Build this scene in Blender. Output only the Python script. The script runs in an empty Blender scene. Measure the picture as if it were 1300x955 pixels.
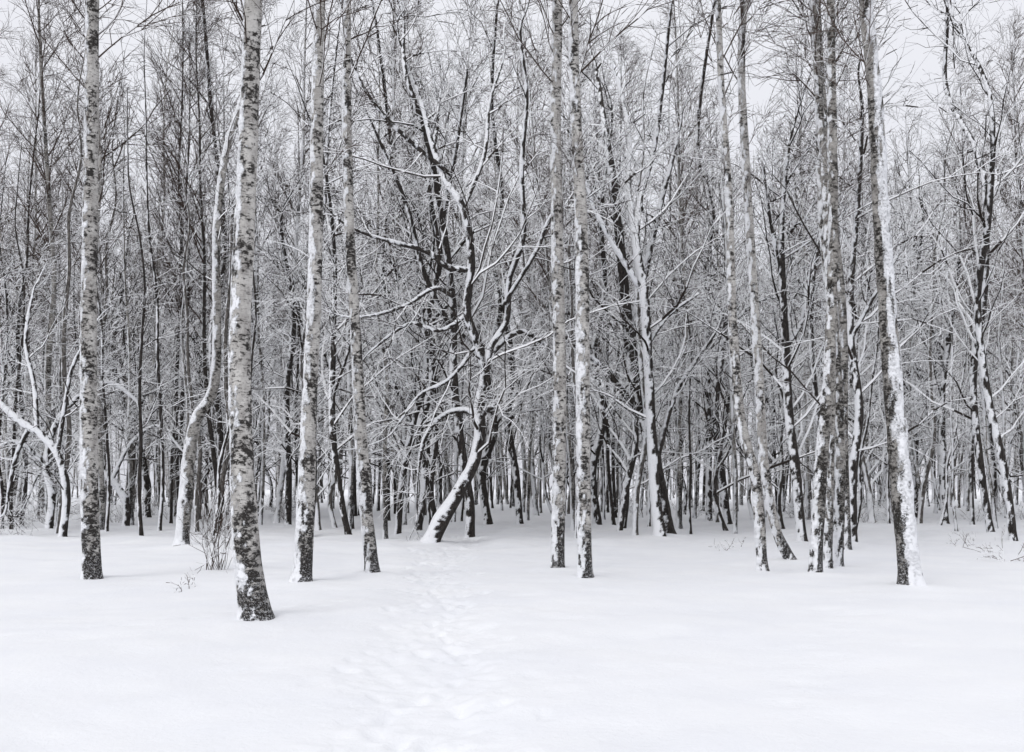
import bpy, math, random, time
import numpy as np
T0=time.time()
F=1264.0; YH=620.0; CH=1.6
scene=bpy.context.scene
rng=np.random.default_rng(7)
UP=np.array([0,0,1.0])
SD=np.array([-0.74,-0.36,0.62]); SD/=np.linalg.norm(SD)

# ---------------------------------------------------------------- noise
def _h(ix,iy,iz):
    h=(ix.astype(np.int64)*374761393+iy.astype(np.int64)*668265263+iz.astype(np.int64)*1274126177)&0xffffffff
    h=((h^(h>>13))*1274126177)&0xffffffff
    h=h^(h>>16)
    return (h&0xffff)/65535.0
def vn(x,y,z):
    ix=np.floor(x);iy=np.floor(y);iz=np.floor(z)
    fx=x-ix;fy=y-iy;fz=z-iz
    u=fx*fx*(3-2*fx);v=fy*fy*(3-2*fy);w=fz*fz*(3-2*fz)
    def c(a,b,d): return _h(ix+a,iy+b,iz+d)
    x00=c(0,0,0)*(1-u)+c(1,0,0)*u; x10=c(0,1,0)*(1-u)+c(1,1,0)*u
    x01=c(0,0,1)*(1-u)+c(1,0,1)*u; x11=c(0,1,1)*(1-u)+c(1,1,1)*u
    return (x00*(1-v)+x10*v)*(1-w)+(x01*(1-v)+x11*v)*w
def fbm(x,y,z,o=3):
    s=0;a=1.0;t=0
    for i in range(o):
        s=s+a*vn(x+17.3*i,y+5.1*i,z+9.7*i);t+=a;a*=.5;x=x*2.03;y=y*2.03;z=z*2.03
    return s/t
def sstep(a,b,x):
    t=np.clip((x-a)/(b-a),0,1);return t*t*(3-2*t)
def nrm(v): return v/np.maximum(np.linalg.norm(v,axis=-1,keepdims=True),1e-9)

# ---------------------------------------------------------------- materials
def newmat(name):
    m=bpy.data.materials.new(name);m.use_nodes=True
    nt=m.node_tree;b=nt.nodes['Principled BSDF']
    return m,nt,b
def N(nt,t,**kw):
    n=nt.nodes.new(t)
    for k,v in kw.items(): setattr(n,k,v)
    return n
def ramp(nt,src,a,b,ca=(0,0,0,1),cb=(1,1,1,1)):
    r=N(nt,'ShaderNodeValToRGB');r.color_ramp.elements[0].position=a;r.color_ramp.elements[1].position=b
    r.color_ramp.elements[0].color=ca;r.color_ramp.elements[1].color=cb
    nt.links.new(src,r.inputs[0]);return r.outputs[0]
def math_(nt,op,a,b):
    n=N(nt,'ShaderNodeMath',operation=op)
    for i,s in enumerate((a,b)):
        if isinstance(s,(int,float)): n.inputs[i].default_value=s
        else: nt.links.new(s,n.inputs[i])
    return n.outputs[0]
def mix(nt,f,a,b):
    n=N(nt,'ShaderNodeMix',data_type='RGBA')
    if isinstance(f,float): n.inputs[0].default_value=f
    else: nt.links.new(f,n.inputs[0])
    for i,s in ((6,a),(7,b)):
        if isinstance(s,tuple): n.inputs[i].default_value=s
        else: nt.links.new(s,n.inputs[i])
    return n.outputs[2]
def noise(nt,vec,sc,det=4,rough=.6):
    n=N(nt,'ShaderNodeTexNoise');n.inputs['Scale'].default_value=sc;n.inputs['Detail'].default_value=det
    n.inputs['Roughness'].default_value=rough;nt.links.new(vec,n.inputs['Vector']);return n.outputs[0]
def coords(nt):
    tc=N(nt,'ShaderNodeTexCoord');oi=N(nt,'ShaderNodeObjectInfo')
    k=math_(nt,'MULTIPLY',oi.outputs['Random'],60.0)
    a=N(nt,'ShaderNodeVectorMath',operation='ADD');nt.links.new(tc.outputs['Object'],a.inputs[0]);nt.links.new(k,a.inputs[1])
    return a.outputs[0]
def scaled(nt,v,s):
    a=N(nt,'ShaderNodeVectorMath',operation='MULTIPLY');nt.links.new(v,a.inputs[0]);a.inputs[1].default_value=s
    return a.outputs[0]
SNOW=(0.85,0.86,0.885,1)
def bark(name,c1,c2,dark,birch,lenti=(0.56,0.63),fleck=(.545,.585)):
    m,nt,b=newmat(name)
    v=coords(nt)
    big=noise(nt,scaled(nt,v,(6,6,4)),1.0,6,.7)
    col=mix(nt,ramp(nt,big,.38,.62),c1,c2)
    low=N(nt,'ShaderNodeAttribute',attribute_name='low')
    sn=N(nt,'ShaderNodeAttribute',attribute_name='snow')
    fn=noise(nt,v,34.0,6,.9)
    if birch:
        l=noise(nt,scaled(nt,v,(12,12,60)),1.0,3,.8)
        lm=ramp(nt,l,*lenti)
        col=mix(nt,math_(nt,'MULTIPLY',lm,.8),col,dark)
        p=noise(nt,scaled(nt,v,(10,10,17)),1.0,6,.78)
        p2=noise(nt,scaled(nt,v,(3,3,1.6)),1.0,2,.5)
        pp=math_(nt,'ADD',p,math_(nt,'MULTIPLY',low.outputs['Fac'],.15))
        pp=math_(nt,'ADD',pp,math_(nt,'MULTIPLY',math_(nt,'SUBTRACT',p2,.46),.45))
        pm=ramp(nt,pp,*fleck)
        col=mix(nt,pm,col,dark)
        hgt=math_(nt,'ADD',big,math_(nt,'MULTIPLY',pm,.5))
    else:
        p=noise(nt,scaled(nt,v,(30,30,7)),1.0,4)
        col=mix(nt,ramp(nt,p,.4,.6),col,dark)
        hgt=p
    sv=math_(nt,'ADD',sn.outputs['Fac'],math_(nt,'MULTIPLY',math_(nt,'SUBTRACT',fn,.5),4.2 if birch else 3.0))
    sv=math_(nt,'ADD',sv,math_(nt,'MULTIPLY',low.outputs['Fac'],.52 if birch else .15))
    sm=ramp(nt,sv,.60,.72)
    col=mix(nt,sm,col,SNOW)
    nt.links.new(col,b.inputs['Base Color']);b.inputs['Roughness'].default_value=.85
    b.inputs['Specular IOR Level'].default_value=.2
    bp=N(nt,'ShaderNodeBump');bp.inputs['Strength'].default_value=.8;bp.inputs['Distance'].default_value=.02
    nt.links.new(math_(nt,'ADD',hgt,math_(nt,'MULTIPLY',sm,.9)),bp.inputs['Height']);nt.links.new(bp.outputs[0],b.inputs['Normal'])
    return m
M_birch=bark('birch_bark',(.55,.535,.51,1),(.31,.295,.28,1),(.032,.029,.027,1),True)
M_birchd=bark('dark_birch_bark',(.41,.395,.37,1),(.21,.198,.185,1),(.03,.027,.024,1),True,(.54,.62),(.53,.58))
M_dark=bark('dark_bark',(.038,.033,.030,1),(.066,.057,.051,1),(.016,.014,.013,1),False)
M_grey=bark('grey_bark',(.14,.13,.12,1),(.22,.205,.19,1),(.04,.036,.033,1),False)
def simple(name,c1,c2):
    m,nt,b=newmat(name);oi=N(nt,'ShaderNodeObjectInfo')
    nt.links.new(mix(nt,oi.outputs['Random'],c1,c2),b.inputs['Base Color'])
    b.inputs['Roughness'].default_value=.9;b.inputs['Specular IOR Level'].default_value=0.0
    return m
M_twig=simple('twig_bark',(.024,.020,.018,1),(.044,.037,.033,1))
M_twigb=simple('birch_twig_bark',(.045,.034,.029,1),(.088,.067,.058,1))
M_snow=simple('branch_snow',(.82,.83,.85,1),(.88,.885,.90,1))

# ---------------------------------------------------------------- mesh helpers
def mk_mesh(name,V,Q,mats,mi=None,attrs=None,smooth=False):
    me=bpy.data.meshes.new(name)
    nv=len(V);nf=len(Q)
    me.vertices.add(nv);me.vertices.foreach_set('co',np.ascontiguousarray(V,dtype=np.float32).ravel())
    me.loops.add(nf*4);me.loops.foreach_set('vertex_index',np.ascontiguousarray(Q,dtype=np.int32).ravel())
    me.polygons.add(nf);me.polygons.foreach_set('loop_start',np.arange(nf,dtype=np.int32)*4)
    for m in mats: me.materials.append(m)
    if mi is not None: me.polygons.foreach_set('material_index',np.ascontiguousarray(mi,dtype=np.int32))
    me.polygons.foreach_set('use_smooth',np.full(nf,smooth))
    me.update(calc_edges=True)
    for k,a in (attrs or {}).items():
        at=me.attributes.new(k,'FLOAT','POINT');at.data.foreach_set('value',np.ascontiguousarray(a,dtype=np.float32))
    return me
def catmull(C,n):
    C=np.asarray(C,float);m=len(C)
    seg=np.linalg.norm(np.diff(C[:,:3],axis=0),axis=1);cum=np.r_[0,np.cumsum(seg)]
    s=np.linspace(0,cum[-1],n);i=np.clip(np.searchsorted(cum,s,side='right')-1,0,m-2)
    t=((s-cum[i])/np.maximum(seg[i],1e-6))[:,None]
    E=np.vstack([2*C[0]-C[1],C,2*C[-1]-C[-2]])
    segE=np.r_[seg[0],seg,seg[-1]]
    tan=(E[2:]-E[:-2])/(segE[:-1]+segE[1:])[:,None]
    p0=C[i];p1=C[i+1];m0=tan[i]*seg[i][:,None];m1=tan[i+1]*seg[i][:,None]
    t2=t*t;t3=t2*t
    R=(2*t3-3*t2+1)*p0+(t3-2*t2+t)*m0+(-2*t3+3*t2)*p1+(t3-t2)*m1
    R[:,3]=np.maximum(R[:,3],.003)
    return R
def clen(C):
    C=np.asarray(C);return np.linalg.norm(np.diff(C[:,:3],axis=0),axis=1).sum()
def tube(C4,step,sides,seed,snow=.02,thr=.42,flare=.35,lowh=1.0,nscale=1.0,wob=.1,namp=2.0,zs=5.0,sdir=None,bamp=.5):
    L=clen(C4);n=max(4,int(L/step));C=catmull(C4,n)
    P=C[:,:3];R=C[:,3]
    Tn=nrm(np.gradient(P,axis=0))
    e=np.zeros((n,3));x=np.array([1.,0,0]) if abs(Tn[0,0])<.9 else np.array([0,1.,0])
    for i in range(n):
        x=x-Tn[i]*x.dot(Tn[i]);x/=np.linalg.norm(x);e[i]=x
    e2=np.cross(Tn,e)
    a=np.linspace(0,2*math.pi,sides,endpoint=False)
    D=e[:,None]*np.cos(a)[None,:,None]+e2[:,None]*np.sin(a)[None,:,None]
    h=P[:,2]-P[0,2]
    S=P[:,None]+D*R[:,None,None]
    o=seed*3.7
    wn=fbm(S[...,0]*4+o,S[...,1]*4,S[...,2]*3,2)-.5
    lobes=np.cos(a*5+o)[None,:]*.5+np.cos(a*3+2*o)[None,:]*.5
    fl=flare*np.exp(-np.maximum(h-.3,0)/.16)[:,None] if flare else 0
    r=R[:,None]*(1+wob*2*wn+fl*(1+.45*lobes))
    dot=(D*(SD if sdir is None else sdir)).sum(-1)
    nz=fbm(S[...,0]*14*nscale+o,S[...,1]*14*nscale+o,S[...,2]*zs*nscale,4)
    bigz=vn(S[...,0]*1.5+o,S[...,1]*1.5,S[...,2]*1.1+o)-.5
    m=sstep(thr-.28,thr+.28,dot+namp*(nz-.5)+bamp*bigz)
    V=P[:,None]+D*(r+m*snow*(.35+1.3*nz))[...,None]
    V=V.reshape(-1,3)
    i=np.arange(n-1)[:,None]*sides;j=np.arange(sides)[None];k=(j+1)%sides
    Q=np.stack([i+j,i+k,i+sides+k,i+sides+j],-1).reshape(-1,4)
    low=np.exp(-np.maximum(h-.3,0)/lowh)[:,None]*np.ones((1,sides)) if flare else np.zeros((n,sides))
    return V,Q,m.ravel(),low.ravel()
def cat(parts):
    Vs=[];Qs=[];rest=[[] for _ in parts[0][2:]];o=0
    for p in parts:
        Vs.append(p[0]);Qs.append(p[1]+o);o+=len(p[0])
        for k,x in enumerate(p[2:]): rest[k].append(x)
    return (np.concatenate(Vs),np.concatenate(Qs),*[np.concatenate(x) for x in rest])
def twigs(P,R,rng,snow=1.0,cover=.8,hf=None):
    B,n=R.shape
    T=nrm(np.gradient(P,axis=1))
    d=SD*np.array([.6,.6,1.3]);d=d/np.linalg.norm(d)
    pr=d-T*(T*d).sum(-1,keepdims=True);ln=np.linalg.norm(pr,axis=-1,keepdims=True)
    e1=nrm(pr+1e-4);e2=np.cross(T,e1)
    th=(snow*(.6*R+.0055)*(.35+1.15*rng.random((B,n))))[...,None]*np.clip(ln,.2,1)
    th=np.minimum(th,.035)
    r=R[...,None]
    ring=np.stack([P-e1*r,P+e2*r*1.05,P+e1*(r*.5+th),P-e2*r*1.05],2)
    V=ring.reshape(-1,3)
    b=(np.arange(B)*n*4)[:,None,None];i=(np.arange(n-1)*4)[None,:,None];k=np.arange(4)[None,None];k2=(k+1)%4
    Q=np.stack([b+i+k,b+i+k2,b+i+4+k2,b+i+4+k],-1).reshape(-1,4)
    cv=cover*np.ones((B,n-1,1))
    if hf is not None: cv=cv+(1-cv)*(1-sstep(hf*.25,hf*.6,P[:,:-1,2:3]))*.6
    c=(rng.random((B,n-1,1))<cv*np.clip(ln[:,:-1]*1.5,.15,1))
    mi=np.where((k==1)|(k==2),np.where(c,1,0),0)+np.zeros((B,n-1,1),int)
    return V,Q,mi.reshape(-1)
def kids(P,R,L,k,t0,t1,ang,lenf,n,wander,trop,rr,rng,rmin=.0035,flat=0):
    B,n0=R.shape
    idx=np.repeat(np.arange(B),k)
    t=t0+(t1-t0)*(np.tile(np.arange(k),B)+rng.random(B*k))/k
    f=t*(n0-1);i=np.clip(f.astype(int),0,n0-2);w=(f-i)[:,None]
    pos=P[idx,i]*(1-w)+P[idx,i+1]*w;rad=R[idx,i]*(1-w[:,0])+R[idx,i+1]*w[:,0]
    tan=nrm(P[idx,i+1]-P[idx,i])
    rv=rng.normal(size=(B*k,3));rv[:,2]*=1-flat
    pe=nrm(rv-tan*(rv*tan).sum(-1,keepdims=True))
    a=np.radians(ang)*rng.uniform(.65,1.3,B*k)[:,None]
    d=tan*np.cos(a)+pe*np.sin(a)
    ll=lenf(t,L[idx])*rng.uniform(.55,1.35,B*k)
    pts=[pos]
    for j in range(n-1):
        tj=trop if np.isscalar(trop) else trop[0]+(trop[1]-trop[0])*j/max(n-2,1)
        d=nrm(d+wander*rng.normal(size=d.shape)+tj*UP)
        pos=pos+d*(ll/(n-1))[:,None];pts.append(pos)
    P2=np.stack(pts,1)
    r0=np.minimum(rad*.75,rr*ll+.002)
    s=np.linspace(0,1,n)[None]
    R2=np.maximum(r0[:,None]*(1-.72*s),rmin*.8);
    return P2,R2,ll
def resample(C4,n):
    C=catmull(C4,n);return C[None,:,:3],C[None,:,3],np.array([clen(C4)])

STY={
 'birch':dict(k1=42,t0=.33,l1=lambda t,L:1.0+3.0*(1-t)**.6*np.minimum(1,(t-.1)*3),a1=42,w1=.09,tr1=(.15,-.02),k2=9,a2=36,w2=.11,tr2=(.06,-.06),k3=5,a3=30,w3=.10,tr3=(.0,-.12),snow=.8,cov=.33,bark=M_twigb),
 'dark':dict(k1=23,t0=.12,l1=lambda t,L:2.0+4.2*(1-t)**.6,a1=58,w1=.17,tr1=(.14,-.14),k2=7,a2=50,w2=.20,tr2=(.06,-.08),k3=3,a3=48,w3=.20,tr3=-.03,snow=1.25,cov=.88,bark=M_twig),
 'pole':dict(k1=15,t0=.18,l1=lambda t,L:.5+1.8*(1-t)**.6,a1=55,w1=.14,tr1=(.08,-.08),k2=5,a2=46,w2=.2,tr2=.0,k3=3,a3=42,w3=.18,tr3=-.03,snow=1.25,cov=.78,bark=M_twig),
}
def crown(parents,st,rng,kf=1.0,t0=None,rmin=.0042,lf=1.0,seg=(8,5,4),f2=1.0,H=18.,rr1=.0085):
    s=STY[st];parts=[];hf=H
    for (P,R,L,k1,tt0,sc) in parents:
        a=kids(P,R,L,max(2,int(k1)),tt0,.985,s['a1'],(lambda t,L,sc=sc:s['l1'](t,L)*sc*lf),seg[0],s['w1'],s['tr1'],rr1,rng)
        parts.append(twigs(a[0],np.maximum(a[1],rmin),rng,s['snow'],s['cov'],hf))
        b=kids(*a,max(2,int(s['k2']*kf*f2)),.15,.98,s['a2'],lambda t,L:(.25+L*.42*(1-t*.5)),seg[1],s['w2'],s['tr2'],.007,rng)
        parts.append(twigs(b[0],np.maximum(b[1],rmin),rng,s['snow'],s['cov'],hf))
        c=kids(*b,max(2,int(s['k3']*kf*f2)),.12,1,s['a3'],lambda t,L:(.18+L*.5*(1-t*.4)),seg[2],s['w3'],s['tr3'],.005,rng,rmin)
        c[1][:]=np.maximum(c[1],rmin*(1-.4*np.linspace(0,1,seg[2])[None]))
        parts.append(twigs(c[0],c[1],rng,s['snow'],s['cov'],hf))
    return cat(parts)

COL=scene.collection
def thing(meshes,loc,name,label,category,group=None,rotz=0,scale=1.0,kind=None,tilt=(0,0)):
    e=bpy.data.objects.new(name,None);e.empty_display_size=.3
    e.location=loc;e.rotation_euler=(tilt[0],tilt[1],rotz);e.scale=(scale,)*3;COL.objects.link(e)
    e['label']=label;e['category']=category
    if group:e['group']=group
    for pn,me in meshes:
        o=bpy.data.objects.new(pn,me);o.parent=e;COL.objects.link(o)
    return e

# ---------------------------------------------------------------- ground
PY=np.array([0,6,8.3,12,18,25,32,45,70]);PX=np.array([-.35,-.6,-.75,-.95,-1.35,-1.7,-1.3,-.6,.5])
def pcx(y): return np.interp(y,PY,PX)
def gh0(x,y):
    x=np.asarray(x,float);y=np.asarray(y,float);z=np.zeros_like(x)
    far=sstep(20,60,y)
    g=.18*(fbm(x/7.+3,y/7.,z+.5,2)-.5)+(.35*far)*(fbm(x/16.+8,y/16.+3,z+2.5,2)-.5)+.45*sstep(34,85,y)
    g+=.08*(fbm(x/1.3,y/1.3,z+7,3)-.5)*(1+2.4*sstep(20,32,y))
    g+=.11*(fbm(x/2.6+5,y/3.4,z+3,2)-.5)+.035*(fbm(x/.45+5,y/.5,z+3,2)-.5)
    u=np.abs(x-pcx(y));w=.6+.15*(vn(y/1.1,z,z)-.5)*2
    g-=.05*(1-sstep(w-.35,w+.3,u))*(1-sstep(34,44,y))
    return g
prints=[]
r_=random.Random(3)
for i in range(430):
    y=3.0+30*r_.random()**1.05
    x=float(pcx(y))+r_.gauss(0,.36)
    prints.append((x,y,r_.gauss(0,.3),r_.uniform(.008,.028)*(1 if y<12 else 1.7),r_.uniform(.8,1.25)))
for (x0,y0,x1,y1) in ((2.2,7.5,5.8,17),(-6.8,9.5,-2.0,14)):
    L=math.hypot(x1-x0,y1-y0);nn=int(L/.42)
    for i in range(nn):
        t=i/nn;px=x0+(x1-x0)*t;py=y0+(y1-y0)*t;an=math.atan2(x1-x0,y1-y0);sd=.11*(1 if i%2 else -1)
        prints.append((px+sd*math.cos(an)+r_.gauss(0,.02),py-sd*math.sin(an),-an,r_.uniform(.012,.024),1))
TREEPOS=[]
def build_ground():
    xs=np.concatenate([-3-np.cumsum(.05*1.055**np.arange(122))[::-1],np.arange(-3,1.2,.036),1.2+np.cumsum(.05*1.055**np.arange(122))])
    ys=[-30,-12,-5,-1,1.,2.]
    y=2.6
    while y<40: ys.append(y);y+=max(.03,y*.0042)
    st=.2
    while y<900: ys.append(y);y+=st;st*=1.07
    ys=np.array(ys)
    X,Y=np.meshgrid(xs,ys);Z=gh0(X,Y)
    nx=len(xs)
    for (x,y,a,dp,s) in prints:
        i0=np.searchsorted(xs,x-.5);i1=np.searchsorted(xs,x+.5);j0=np.searchsorted(ys,y-.5);j1=np.searchsorted(ys,y+.5)
        xx=X[j0:j1,i0:i1]-x;yy=Y[j0:j1,i0:i1]-y
        c,sn=math.cos(a),math.sin(a);u=(xx*c+yy*sn)/(.075*s);v=(-xx*sn+yy*c)/(.16*s)
        q=np.sqrt(u*u+v*v)
        Z[j0:j1,i0:i1]+=-dp*(1-sstep(.35,1.35,q))+.004*np.exp(-((q-1.5)/.35)**2)
    u=np.abs(X-pcx(Y));inp=(1-sstep(.4,1.0,u))*(1-sstep(30,40,Y))
    Z+=inp*.036*(fbm(X/.12,Y/.14,X*0+4,3)-.5)
    for (x,y,r) in TREEPOS:
        q=np.hypot(X-x,Y-y);Z+=.07*np.exp(-(q/(r*3.2))**2)-.03*np.exp(-(q/(r*1.35))**4)
    V=np.stack([X,Y,Z],-1).reshape(-1,3);ny=len(ys)
    i=np.arange(ny-1)[:,None]*nx;j=np.arange(nx-1)[None]
    Q=np.stack([i+j,i+j+1,i+nx+j+1,i+nx+j],-1).reshape(-1,4)
    cx=V[Q,0].mean(1);cy=V[Q,1].mean(1)
    m=(np.abs(cx-pcx(cy))<.75+.12*np.sin(cy*2.1)+.1*np.sin(cy*5.3))&(cy<38)&(cy>-3)
    for nm,sel,mat in (('snow_ground',~m,M_ground),('snow_path',m,M_ground)):
        q=Q[sel];u,inv=np.unique(q,return_inverse=True)
        me=mk_mesh(nm,V[u],inv.reshape(-1,4),[mat],smooth=True)
        o=bpy.data.objects.new(nm,me);COL.objects.link(o);o['kind']='structure'
        o['label']='untouched rolling snow covering the forest floor' if nm=='snow_ground' else 'trampled footpath of footprints through deep snow'
        o['category']='ground' if nm=='snow_ground' else 'path'
M_ground,nt,b=newmat('ground_snow')
tc=N(nt,'ShaderNodeTexCoord')
n1=noise(nt,tc.outputs['Object'],.6,4);n2=noise(nt,tc.outputs['Object'],14,5,.7)
nt.links.new(mix(nt,ramp(nt,n1,.3,.7),(.80,.815,.85,1),(.85,.86,.88,1)),b.inputs['Base Color'])
b.inputs['Roughness'].default_value=.7;b.inputs['Specular IOR Level'].default_value=.25
bp=N(nt,'ShaderNodeBump');bp.inputs['Strength'].default_value=.6;bp.inputs['Distance'].default_value=.022
nt.links.new(n2,bp.inputs['Height']);nt.links.new(bp.outputs[0],b.inputs['Normal'])

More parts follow.
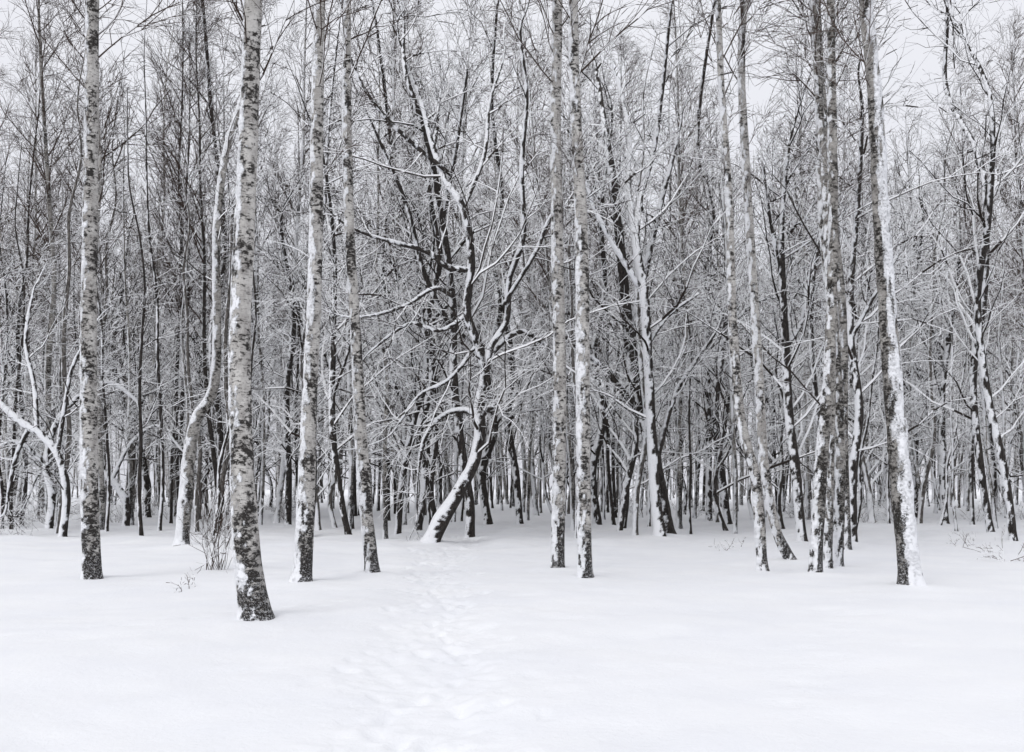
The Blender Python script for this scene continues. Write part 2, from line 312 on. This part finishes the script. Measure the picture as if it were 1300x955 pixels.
# ---------------------------------------------------------------- measured trees
BI,BD,DK,PS,WH,SL='b','d','k','p','w','s'
TR=[
 (BI,[(117,738,25),(114,600,21),(111,450,19),(110,300,18),(114,150,17),(122,0,15)],[],'tall white birch with snow plastered on its bark'),
 (BI,[(325,788,42),(313,690,33),(306,560,28),(303,430,26),(307,300,25),(314,150,23),(322,0,21)],[],'thick speckled birch with rough black snow-flecked base'),
 (BI,[(383,741,27),(388,640,22),(393,500,18),(401,350,17),(406,150,15),(408,0,13)],[],'slightly leaning birch with snow down one side'),
 (BI,[(473,731,19),(461,600,16),(454,450,13),(446,300,12),(441,150,11),(439,0,9)],[],'slim grey birch with dark base in deep snow'),
 (BI,[(708,723,19),(711,500,16),(708,300,15),(706,150,13),(707,0,12)],[],'straight pale birch beside a matching birch'),
 (BI,[(743,736,20),(740,500,17),(739,300,16),(733,150,13),(729,0,12)],[],'straight birch with peeling grey bark and snow'),
 (BD,[(1156,746,31),(1145,620,26),(1132,430,22),(1119,250,20),(1108,120,17),(1092,0,15)],[],'leaning grey birch with thick snow along its trunk'),
 (BI,[(968,726,15),(959,610,13),(941,540,12),(931,420,11),(928,250,9),(918,100,8),(912,0,7)],[],'bent birch stem in a clump, snow on bark'),
 (BI,[(1004,712,14),(986,675,12),(971,600,12),(965,480,11),(958,350,10),(946,200,10),(938,80,9),(943,0,8)],[],'curved birch stem sweeping up from the snow'),
 (BD,[(1035,731,18),(1041,600,16),(1050,480,13),(1058,300,12),(1061,120,11),(1059,0,10)],[],'dark mottled birch in a tight clump'),
 (BD,[(1063,719,17),(1067,580,13),(1062,430,12),(1046,280,11),(1036,120,10),(1028,0,9)],[],'mottled birch crossing its neighbour in a clump'),
 (BD,[(1075,700,13),(1072,560,11),(1068,400,10),(1052,250,10),(1046,120,9),(1043,0,8)],[],'slender dark birch standing in a clump'),
 (WH,[(231,696,20),(233,640,17),(237,575,15),(247,530,14),(266,502,13),(275,460,11),(281,400,10),(287,300,9),(292,200,8),(300,100,6),(312,0,5)],[],'slender tree with an S-shaped bend, whitened by snow'),
 (PS,[(547,689,22),(560,660,20),(580,628,17),(600,590,15),(609,548,14),(608,515,14),(616,475,12),(608,440,11),(594,400,10),(600,340,9),(590,275,9),(566,235,7),(548,180,6),(530,110,5),(505,40,3)],
   [[(608,530,9),(620,518,8),(629,514,6)],[(609,526,9),(590,520,8),(570,522,7),(550,535,6),(535,560,5),(528,600,3)],[(614,480,9),(624,440,8),(643,410,7),(647,360,7),(664,310,6),(662,230,5),(668,150,4),(660,80,3)],[(616,465,8),(640,430,7),(665,418,6),(700,440,4)],[(599,350,7),(572,348,7),(545,330,6),(510,322,5),(470,312,3)],[(590,275,6),(615,200,5),(622,120,4),(640,50,2)],[(575,380,5),(555,372,5),(520,395,4),(480,410,3)],[(575,230,5),(520,190,5),(480,150,4),(455,100,2)],[(598,400,6),(560,420,5),(520,410,4),(470,440,3)],[(640,390,5),(680,330,5),(700,290,4),(730,280,2)],[(605,440,5),(570,480,5),(530,500,4),(490,550,2)]],'crooked snow-covered tree with twisting forked limbs'),
 (DK,[(597,684,13),(597,640,11),(585,560,10),(575,470,10),(574,390,9),(562,280,8),(545,190,7),(520,110,5),(512,20,3)],[[(575,420,7),(540,350,6),(520,270,5),(490,200,3)],[(562,280,6),(580,200,5),(596,110,3)]],'dark upright tree with forking bare limbs'),
 (DK,[(443,684,9),(432,620,8),(423,540,8),(419,430,7),(421,320,5),(415,200,3)],[[(423,500,4),(450,430,3),(470,360,2)]],'thin dark tree with bare twigs'),
 (SL,[(838,682,16),(831,600,12),(823,480,11),(814,380,10),(806,310,9),(815,250,7),(838,170,6),(848,90,5),(850,10,3)],[[(806,310,7),(800,240,6),(806,150,4),(795,60,3)],[(814,380,6),(780,330,5),(750,280,4),(730,220,2)],[(820,440,5),(850,400,4),(890,370,3)]],'forked tree with snow-whitened trunk'),
 (DK,[(850,680,17),(834,600,17),(817,510,17),(801,425,15),(787,330,12),(775,250,10),(765,160,7),(760,60,4)],[[(803,430,11),(822,345,9),(845,250,7),(870,160,4)],[(822,530,9),(792,500,8),(765,470,6),(735,450,4)],[(835,580,8),(860,500,6),(885,460,5),(920,410,3)]],'dark leaning tree with a broad fork'),
 (DK,[(1018,686,14),(1012,610,12),(1006,520,11),(1003,440,10),(993,360,8),(985,300,6),(990,200,4)],[[(1003,440,6),(1030,400,5),(1045,330,3)],[(993,360,5),(970,290,4),(955,230,3)]],'dark knotted tree with snowy twigs'),
 (DK,[(1258,678,10),(1248,600,9),(1243,480,9),(1241,360,8),(1236,220,7),(1226,90,6),(1220,0,4)],[],'tall thin dark tree with snow-edged stem'),
 (DK,[(1287,687,11),(1275,600,10),(1262,500,9),(1250,380,8),(1244,270,7),(1236,140,5),(1230,0,3)],[],'slanting snow-lined tree with thin branches'),
 (DK,[(1083,690,12),(1080,600,11),(1088,520,10),(1084,430,10),(1092,350,8),(1098,250,6),(1085,150,4)],[[(1084,430,5),(1110,370,4),(1130,330,2)]],'dark winding tree with snow on bends'),
 (DK,[(1200,666,10),(1197,580,9),(1203,500,8),(1208,430,7),(1203,330,5),(1212,230,3)],[[(1205,470,4),(1180,420,3),(1160,380,2)]],'dark slim tree among snowy brush'),
 (SL,[(80,680,10),(87,625,9),(78,580,8),(55,552,8),(27,535,7),(-2,508,6),(-25,450,5),(-30,380,4)],[[(76,575,6),(92,520,5),(108,470,4),(135,430,3)],[(50,550,6),(40,490,5),(22,430,4),(25,360,2)],[(40,543,6),(20,575,5),(5,615,4),(-5,650,2)]],'low bent tree arching under heavy snow'),
 (SL,[(160,670,9),(162,640,9),(147,614,8),(124,594,8),(104,562,6),(80,545,5),(50,560,3)],[[(143,610,5),(165,560,4),(195,540,3),(225,570,2)],[(122,592,5),(90,575,4),(60,600,3),(45,640,2)]],'snow-laden bent young tree'),
 (SL,[(62,674,9),(67,630,8),(58,590,7),(66,540,7),(95,500,6),(130,484,5),(165,505,3)],[[(60,590,5),(30,562,4),(5,570,3)]],'snow-laden young tree arching over'),
 (DK,[(188,660,9),(180,590,8),(165,540,7),(150,460,6),(160,370,4),(150,280,3)],[[(165,540,4),(195,480,3),(215,420,2)]],'dark slim tree with arching snowy boughs'),
 (DK,[(660,668,10),(655,600,9),(645,540,9),(650,460,7),(640,380,5),(655,300,3)],[[(645,540,5),(670,490,4),(690,430,2)]],'thin crooked tree in snowy brush'),
 (DK,[(505,680,9),(512,610,8),(525,540,8),(540,470,7),(535,380,5),(550,300,3)],[[(525,540,4),(500,480,4),(485,420,2)]],'slim leaning tree with snowy twigs'),
 (DK,[(1162,660,9),(1158,550,9),(1168,500,8),(1160,430,6),(1172,350,4),(1165,280,3)],[],'dark thin tree with a crooked stem'),
 (DK,[(787,674,8),(795,620,8),(806,560,7),(800,480,6),(808,400,4)],[],'slim dark sapling rising from snow'),
 (DK,[(366,668,9),(368,600,8),(362,500,8),(368,400,6),(362,300,4)],[],'straight dark sapling beside pale birches'),
 (DK,[(278,668,9),(279,560,8),(276,440,8),(278,300,7),(270,150,5),(272,20,4)],[],'straight slim dark tree with snow-edged stem'),
 (DK,[(492,664,8),(490,560,8),(494,440,7),(488,330,6),(492,200,5),(486,60,3)],[],'straight slim dark tree with snow-edged stem'),
 (DK,[(900,664,9),(902,560,8),(896,440,7),(899,300,6),(892,160,5),(896,20,3)],[],'straight slim dark tree with snow-edged stem'),
 (BD,[(1050,722,14),(1052,600,12),(1054,450,11),(1052,300,10),(1046,150,9),(1035,0,8)],[],'slim flecked birch squeezed into a tight clump'),
 (DK,[(620,668,12),(612,600,11),(628,540,10),(618,470,9),(634,400,8),(622,320,7),(636,240,6),(625,140,4),(632,40,3)],[[(628,540,6),(655,500,5),(672,450,4),(700,420,2)],[(618,470,5),(590,430,5),(560,415,4),(525,435,2)]],'dark crooked tree with wide arching limbs'),
 (DK,[(530,676,11),(540,610,10),(531,550,10),(548,480,9),(542,410,8),(560,330,7),(548,250,5),(556,150,4)],[[(548,480,6),(520,440,5),(490,430,4),(455,455,2)],[(542,410,5),(575,370,4),(600,310,3)]],'dark crooked tree with wide arching limbs'),
 (DK,[(760,668,10),(752,600,10),(765,530,9),(755,450,8),(770,370,7),(762,280,5),(772,180,3)],[[(765,530,5),(795,490,4),(830,480,3)],[(755,450,5),(725,400,4),(690,390,3)]],'dark crooked tree with wide arching limbs'),
 (DK,[(925,668,10),(915,600,10),(905,520,9),(915,440,8),(900,360,6),(908,270,4)],[[(905,520,5),(875,480,4),(850,485,3)],[(915,440,5),(950,390,4),(985,380,2)]],'dark crooked tree with wide arching limbs'),
]
def tip(A,lr,L):
    a=A[-1];dr=nrm((A[-1]-A[-2])[:3]);out=[A]
    p=a[:3].copy()
    for k,f in ((1,.55),(2,.3),(3,.12)):
        dr=nrm(dr+lr.normal(size=3)*.22+UP*.15);p=p+dr*L/3;out.append(np.array([[*p,max(.004,a[3]*f)]]))
    return np.vstack(out)
for i,(kd,tp,limbs,lab) in enumerate(TR):
    yb=tp[0][1]
    d=CH*F/(yb-YH)
    def cv(p,ref,oy=0.0): return [(p[0]-ref[0])/F*d,oy,(ref[1]-p[1])/F*d,p[2]*.5/F*d]
    ref=tp[0];lr=np.random.default_rng(100+i)
    bx=(ref[0]-650)/F*d;gz=float(gh0(bx,d))
    zoff=CH+(YH-ref[1])/F*d-gz
    hero=kd in (BI,BD)
    C=[cv(p,ref) for p in tp]
    ph=lr.uniform(0,6)
    for q in C: q[1]=(.012 if hero else .05)*q[2]*math.sin(ph+q[2]*.5)*2; q[2]+=zoff
    C[0][3]*=.86
    C=[[C[0][0]-(C[1][0]-C[0][0])*.3/max(C[1][2]-C[0][2],.3),0,-.3,C[0][3]]]+C
    if tp[-1][1]<=60:
        a=np.array(C[-1]);b_=np.array(C[-2]);dr=(a-b_)[:3];dr/=np.linalg.norm(dr);dr=nrm(dr+UP*.8)
        Ht=max(20 if hero else 16,a[2]+2.5)+lr.uniform(0,1.5);n_=3
        for k in range(1,n_+1):
            t=k/n_;q=a[:3]+dr*(Ht-a[2])*t+lr.normal(size=3)*[.12,.12,0];C.append([*q,max(a[3]*(1-t)**.9,.012)])
        C=np.array(C)
    else: C=tip(np.array(C),lr,3.0 if kd!=SL else 1.5)
    LB=[]
    for l in limbs:
        s=lr.choice([-1,1])*lr.uniform(.25,.7);A=np.array([cv(p,ref) for p in l]);A[:,2]+=zoff
        k=np.argmin(np.abs(C[:,2]-A[0,2]));y0=np.interp(A[0,2],C[:,2],C[:,1]) if np.all(np.diff(C[:,2])>0) else C[k,1]
        A[:,1]=y0+s*np.linalg.norm(A[:,[0,2]]-A[0,[0,2]],axis=1)*.7
        LB.append(tip(A,lr,2.2 if kd!=SL else 1.2) if len(l)>3 else A)
    near=d<24
    step=.022 if near else .06;sd=36 if near else 18
    if hero:
        thh={0:.54,1:.58,2:.46,3:.56,6:.66,9:.7,10:.66,11:.7,35:.62}.get(i,.54 if kd==BI else .62)
        sdir=None
        if i==6: sdir=nrm(np.array([.28,-.95,.1]))
        tb=[tube(C,step,sd,i,snow=.012,thr=thh,lowh=1.0 if kd==BI else 1.5,namp=2.2 if i!=6 else 1.5,zs=6.0 if i!=6 else 2.5,nscale=1.25,sdir=sdir)]
    else:
        th_={PS:.20,DK:.48,WH:.12,SL:-.2}[kd]
        if i==16: th_=.08
        if i==17: th_=.66
        tb=[tube(C,.05,16,i,snow=.014 if kd!=SL else .022,thr=th_,flare=.3,wob=.12)]
        for j,A in enumerate(LB): tb.append(tube(A,.06,10,i*7+j,snow=.016 if kd!=SL else .022,thr={PS:.2,SL:-.2}.get(kd,.3),flare=0,wob=.1,nscale=.8))
    V,Q,sn,lo=cat(tb)
    bm={BI:M_birch,BD:M_birchd,DK:M_dark,PS:M_dark,WH:M_birchd,SL:M_dark}[kd]
    tm=mk_mesh('trunk_mesh',V,Q,[bm],attrs={'snow':sn,'low':lo},smooth=True)
    par=[]
    P,R,L=resample(C,24)
    if hero:
        top=C[-1,2];fr=CH+YH/F*d
        t0=min(.66,(fr*.84)/top)
        par.append((P,R,L,30,t0,.8))
        par.append((P,R,L,8,.3,.35))
        cm=crown(par,'birch',lr,kf=.9,rmin=.0026,H=16,rr1=.0045)
    elif kd==WH:
        par.append((P,R,L,16,.35,.4));cm=crown(par,'dark',lr,kf=.9,rmin=.0036,H=16)
    else:
        big=tp[0][2]*d/F>.22
        par.append((P,R,L,22 if big else 17,.15,(.75 if big else .6) if kd!=SL or i<20 else .35))
        for A in LB:
            p,r,l=resample(A,12);par.append((p,r,l,10,.15,.42))
        cm=crown(par,'dark',lr,kf=1.1,rmin=.0040,H=16)
    st=STY['birch' if hero else 'dark']
    cmesh=mk_mesh('crown_mesh',cm[0],cm[1],[st['bark'],M_snow],cm[2])
    thing([('trunk',tm),('crown',cmesh)],(bx,d,gz),'birch_tree' if hero else 'bare_tree',lab,'tree',
          'snow-covered birch trees' if hero else 'bare dark trees of the snowy wood')
    TREEPOS.append((bx,d,tp[0][2]*.5/F*d))
print('explicit',time.time()-T0)

# ---------------------------------------------------------------- forest kinds
def trunkline(st,r):
    if st=='birch':
        H=r.uniform(22,29);rad=r.uniform(.085,.145);n=9;w=.14
    elif st=='dark':
        H=r.uniform(11,15);rad=r.uniform(.08,.13);n=9;w=.26
    else:
        H=r.uniform(13,21);rad=r.uniform(.055,.095);n=10;w=.13
    z=np.linspace(-.3,H,n);C=np.zeros((n,4));C[:,2]=z
    C[1:,0]=np.cumsum(r.normal(0,w,n-1))*.9+r.uniform(-.05,.05)*z[1:];C[1:,1]=np.cumsum(r.normal(0,w,n-1))*.9
    C[:,3]=np.maximum(rad*(1-np.clip(z/H,0,1)**1.3*.9),.008)
    return C,H
def template(st,seed,lod=0):
    r=np.random.default_rng(seed);C,H=trunkline(st,r)
    if lod==2: V,Q,sn,lo=tube(C,.9,5,seed,snow=.02,thr=.5,flare=0)
    else: V,Q,sn,lo=tube(C,.11,11,seed,snow=.012,thr=.50 if st!='birch' else .48,flare=.3,lowh=1.2,namp=1.5)
    P,R,L=resample(C,16);s=STY[st]
    if lod==2: cm=crown([(P,R,L,s['k1']*.6,s['t0'],1.1)],st,r,rmin=.009,seg=(4,3,2),f2=.62,H=20)
    elif lod==1: cm=crown([(P,R,L,s['k1'],s['t0'],1.05)],st,r,rmin=.006,seg=(6,4,3),f2=.72,H=22)
    else: cm=crown([(P,R,L,s['k1'],s['t0'],1.0)],st,r,rmin=.0043 if st=='birch' else .005,seg=(8,4,3),H=22)
    return (V,Q,sn,lo),cm,C[0,3]
TMP=[]
for st,cnt,lod in (('birch',7,0),('dark',6,0),('pole',8,0),('birch',5,1),('dark',3,1),('pole',5,1)):
    for k in range(cnt):
        t,cm,rad=template(st,500+len(TMP)*13,lod)
        bm=(M_birch if k%2 else M_birchd) if st=='birch' else M_dark
        if st=='birch' and k in (4,6): bm=M_dark
        if st=='pole': bm={1:M_birchd,3:M_grey,4:M_grey,6:M_birchd}.get(k,M_dark)
        if st=='dark' and k in (2,5): bm=M_grey
        tm=mk_mesh('trunk_mesh',t[0],t[1],[bm],attrs={'snow':t[2],'low':t[3]},smooth=True)
        cmesh=mk_mesh('crown_mesh',cm[0],cm[1],[STY[st]['bark'],M_snow],cm[2])
        TMP.append((st,tm,cmesh,rad,lod))
print('templates',time.time()-T0)
LAB={'birch':('birch_tree','tall slender birch with fine bare snowy twigs','snow-covered birch trees'),
     'dark':('bare_tree','dark bare tree with snow-lined crooked branches','bare dark trees of the snowy wood'),
     'pole':('young_tree','thin tall young tree with snow-dusted twigs','young trees of the snowy wood')}
pos=[(a,b) for a,b,c in TREEPOS]
cnt={'birch':124,'dark':60,'pole':225}
r=random.Random(23)
for st in ('birch','dark','pole'):
    made=0;tries=0
    while made<cnt[st] and tries<20000:
        tries+=1
        lo={'birch':36,'dark':36,'pole':31}[st];hi={'birch':84,'dark':66,'pole':76}[st]
        d=math.sqrt(r.uniform(lo*lo,hi*hi));u=((tries*.6180339+r.uniform(-.02,.02))%1)*2-1;x=u*(.53*d+3)
        if abs(x-float(pcx(d)))<1.3 and d<48: continue
        if d<38 and -6<x<3.5 and r.random()<.6: continue
        if st=='dark' and d<42 and abs(x/d)>.36: continue
        md=1.7 if st!='pole' else 1.0
        if any((x-a)**2+(d-b)**2<md*md for a,b in pos): continue
        L_=1 if d>54 else 0
        pos.append((x,d));t=r.choice([t for t in TMP if t[0]==st and t[4]==L_])
        nm,lab,grp=LAB[st];sc=r.uniform(.82,1.15)
        z=float(gh0(x,d))
        thing([('trunk',t[1]),('crown',t[2])],(x,d,z),nm,lab,'tree',grp,rotz=r.uniform(-.8,.8),scale=sc,tilt=(r.gauss(0,.02),r.gauss(0,.04)))
        made+=1
lst=['birch']*4+['dark']*2+['pole']*3
LT=[template(st,900+i*7,2) for i,st in enumerate(lst)]
parts=[]
fr=np.random.default_rng(5)
for i in range(400):
    d=math.sqrt(fr.uniform(76**2,170**2));x=(((i*.6180339)%1)*2-1)*(.54*d+6)+fr.normal(0,1)
    k=fr.integers(len(LT));(V,Q,sn,lo),cm,_=LT[k]
    a=fr.uniform(-.8,.8);s=fr.uniform(.85,1.25);z=float(gh0(x,d))
    M=np.array([[math.cos(a),-math.sin(a),0],[math.sin(a),math.cos(a),0],[0,0,1]])*s
    o=np.array([x,d,z])
    base=(0 if k%2 else 4) if lst[k]=='birch' else (3 if i%2 else 4)
    parts.append((V@M.T+o,Q,np.full(len(Q),base),sn,np.zeros(len(V))))
    parts.append((cm[0]@M.T+o,cm[1],np.where(cm[2]==1,2,1),np.zeros(len(cm[0])),np.zeros(len(cm[0]))))
V,Q,mi,sn,lo=cat(parts)
me=mk_mesh('distant_wood',V,Q,[M_birch,M_twigb,M_snow,M_dark,M_grey],mi,attrs={'snow':sn,'low':lo})
o=bpy.data.objects.new('distant_wood',me);COL.objects.link(o);o['kind']='stuff';o['label']='dense far-off wood of bare snowy trees';o['category']='forest'
print('far',len(Q),time.time()-T0)

# ---------------------------------------------------------------- shrubs and stray twigs
def shrub(px,py,h,n,spread,label,seed,name='bare_shrub',snowy=1.0):
    r=np.random.default_rng(seed);d=CH*F/(py-YH);x=(px-650)/F*d;z=float(gh0(x,d))
    parts=[]
    dirs=nrm(np.c_[r.normal(0,spread,n),r.normal(0,spread,n),np.ones(n)])
    p=np.c_[r.normal(0,.12,n),r.normal(0,.12,n),np.full(n,-.08)];ll=h*r.uniform(.5,1.1,n);pts=[p];dd=dirs
    droop=-.10 if snowy>1 else 0
    for j in range(6):
        dd=nrm(dd+r.normal(0,.1,dd.shape)+droop*UP);p=p+dd*(ll/6)[:,None];pts.append(p)
    P=np.stack(pts,1);R=np.repeat(np.linspace(.0065,.0025,7)[None],n,0)*(1.4 if snowy>1 else 1)
    c_=min(.95,.5*snowy)
    parts.append(twigs(P,R,r,snowy,c_))
    b=kids(P,R,ll,4,.3,.95,38,lambda t,L:.1+L*.35*(1-t*.5),4,.12,.03,.006,r,.002);parts.append(twigs(b[0],b[1],r,snowy,c_))
    c=kids(*b,2,.3,.95,38,lambda t,L:.05+L*.4*(1-t*.5),3,.12,.03,.006,r,.0018);parts.append(twigs(c[0],c[1],r,snowy,c_))
    V,Q,mi=cat(parts);me=mk_mesh('shrub_mesh',V,Q,[M_twigb,M_snow],mi)
    o=bpy.data.objects.new(name,me);o.location=(x,d,z);COL.objects.link(o);o['label']=label;o['category']='shrub';o['group']='bare shrubs and twigs in the snow'
shrub(275,724,2.1,24,.30,'bare brown shrub with thin upright stems in snow',1)
shrub(238,748,.38,3,.7,'small dry twigs poking out of the snow',2)
shrub(1283,712,.9,7,1.2,'sprawling leafless shrub dusted with snow',4)
shrub(1225,695,.7,5,.9,'sprawling leafless shrub dusted with snow',5)
shrub(60,664,2.2,22,.6,'dense leafless shrub loaded with snow',6,snowy=2.0)
shrub(130,668,2.0,20,.6,'dense leafless shrub loaded with snow',7,snowy=2.0)
shrub(20,670,2.0,20,.6,'dense leafless shrub loaded with snow',8,snowy=2.0)
shrub(930,700,.4,4,.6,'small dry twigs poking out of the snow',9)
for k in range(46):
    px=r.uniform(0,1300);py=r.uniform(645,668)
    if 560<px<640: continue
    shrub(px,py,r.uniform(1.0,2.6),r.randint(8,16),.55,'dense leafless shrub loaded with snow',20+k,snowy=1.8)
build_ground()

# ---------------------------------------------------------------- sky and light
w=bpy.data.worlds.new('World');scene.world=w;w.use_nodes=True;nt=w.node_tree
bg=nt.nodes['Background'];bg.inputs['Strength'].default_value=.1
sky=N(nt,'ShaderNodeTexSky',sky_type='NISHITA');sky.sun_disc=False
sky.sun_elevation=math.radians(48);sky.sun_rotation=math.radians(215);sky.dust_density=4
hs=N(nt,'ShaderNodeHueSaturation');hs.inputs['Saturation'].default_value=.3;nt.links.new(sky.outputs[0],hs.inputs['Color'])
tc=N(nt,'ShaderNodeTexCoord');sx=N(nt,'ShaderNodeSeparateXYZ');nt.links.new(tc.outputs['Generated'],sx.inputs[0])
cn=noise(nt,tc.outputs['Generated'],2.2,3)
g=math_(nt,'ADD',sx.outputs[2],math_(nt,'MULTIPLY',math_(nt,'SUBTRACT',cn,.5),.2))
mr=N(nt,'ShaderNodeMapRange');nt.links.new(g,mr.inputs[0])
ov=mix(nt,mr.outputs[0],(8.1,8.2,8.9,1),(11.7,11.75,12.2,1))
nt.links.new(mix(nt,.85,hs.outputs[0],ov),bg.inputs['Color'])
sl=bpy.data.lights.new('Sun','SUN');sl.energy=.8;sl.angle=math.radians(24);sl.color=(1,.98,.95)
so=bpy.data.objects.new('Sun',sl);COL.objects.link(so);so.rotation_euler=(math.radians(42),0,math.radians(-35))
cam=bpy.data.cameras.new('Camera');co=bpy.data.objects.new('Camera',cam);COL.objects.link(co)
cam.lens=35.0;cam.sensor_width=36;cam.shift_y=(YH-477.5)/1300;cam.clip_end=2000;cam.clip_start=.1
co.location=(0,0,CH);co.rotation_euler=(math.radians(90),0,0);scene.camera=co
scene.view_settings.view_transform='Standard';scene.view_settings.look='None';scene.view_settings.exposure=0
print('done',time.time()-T0)
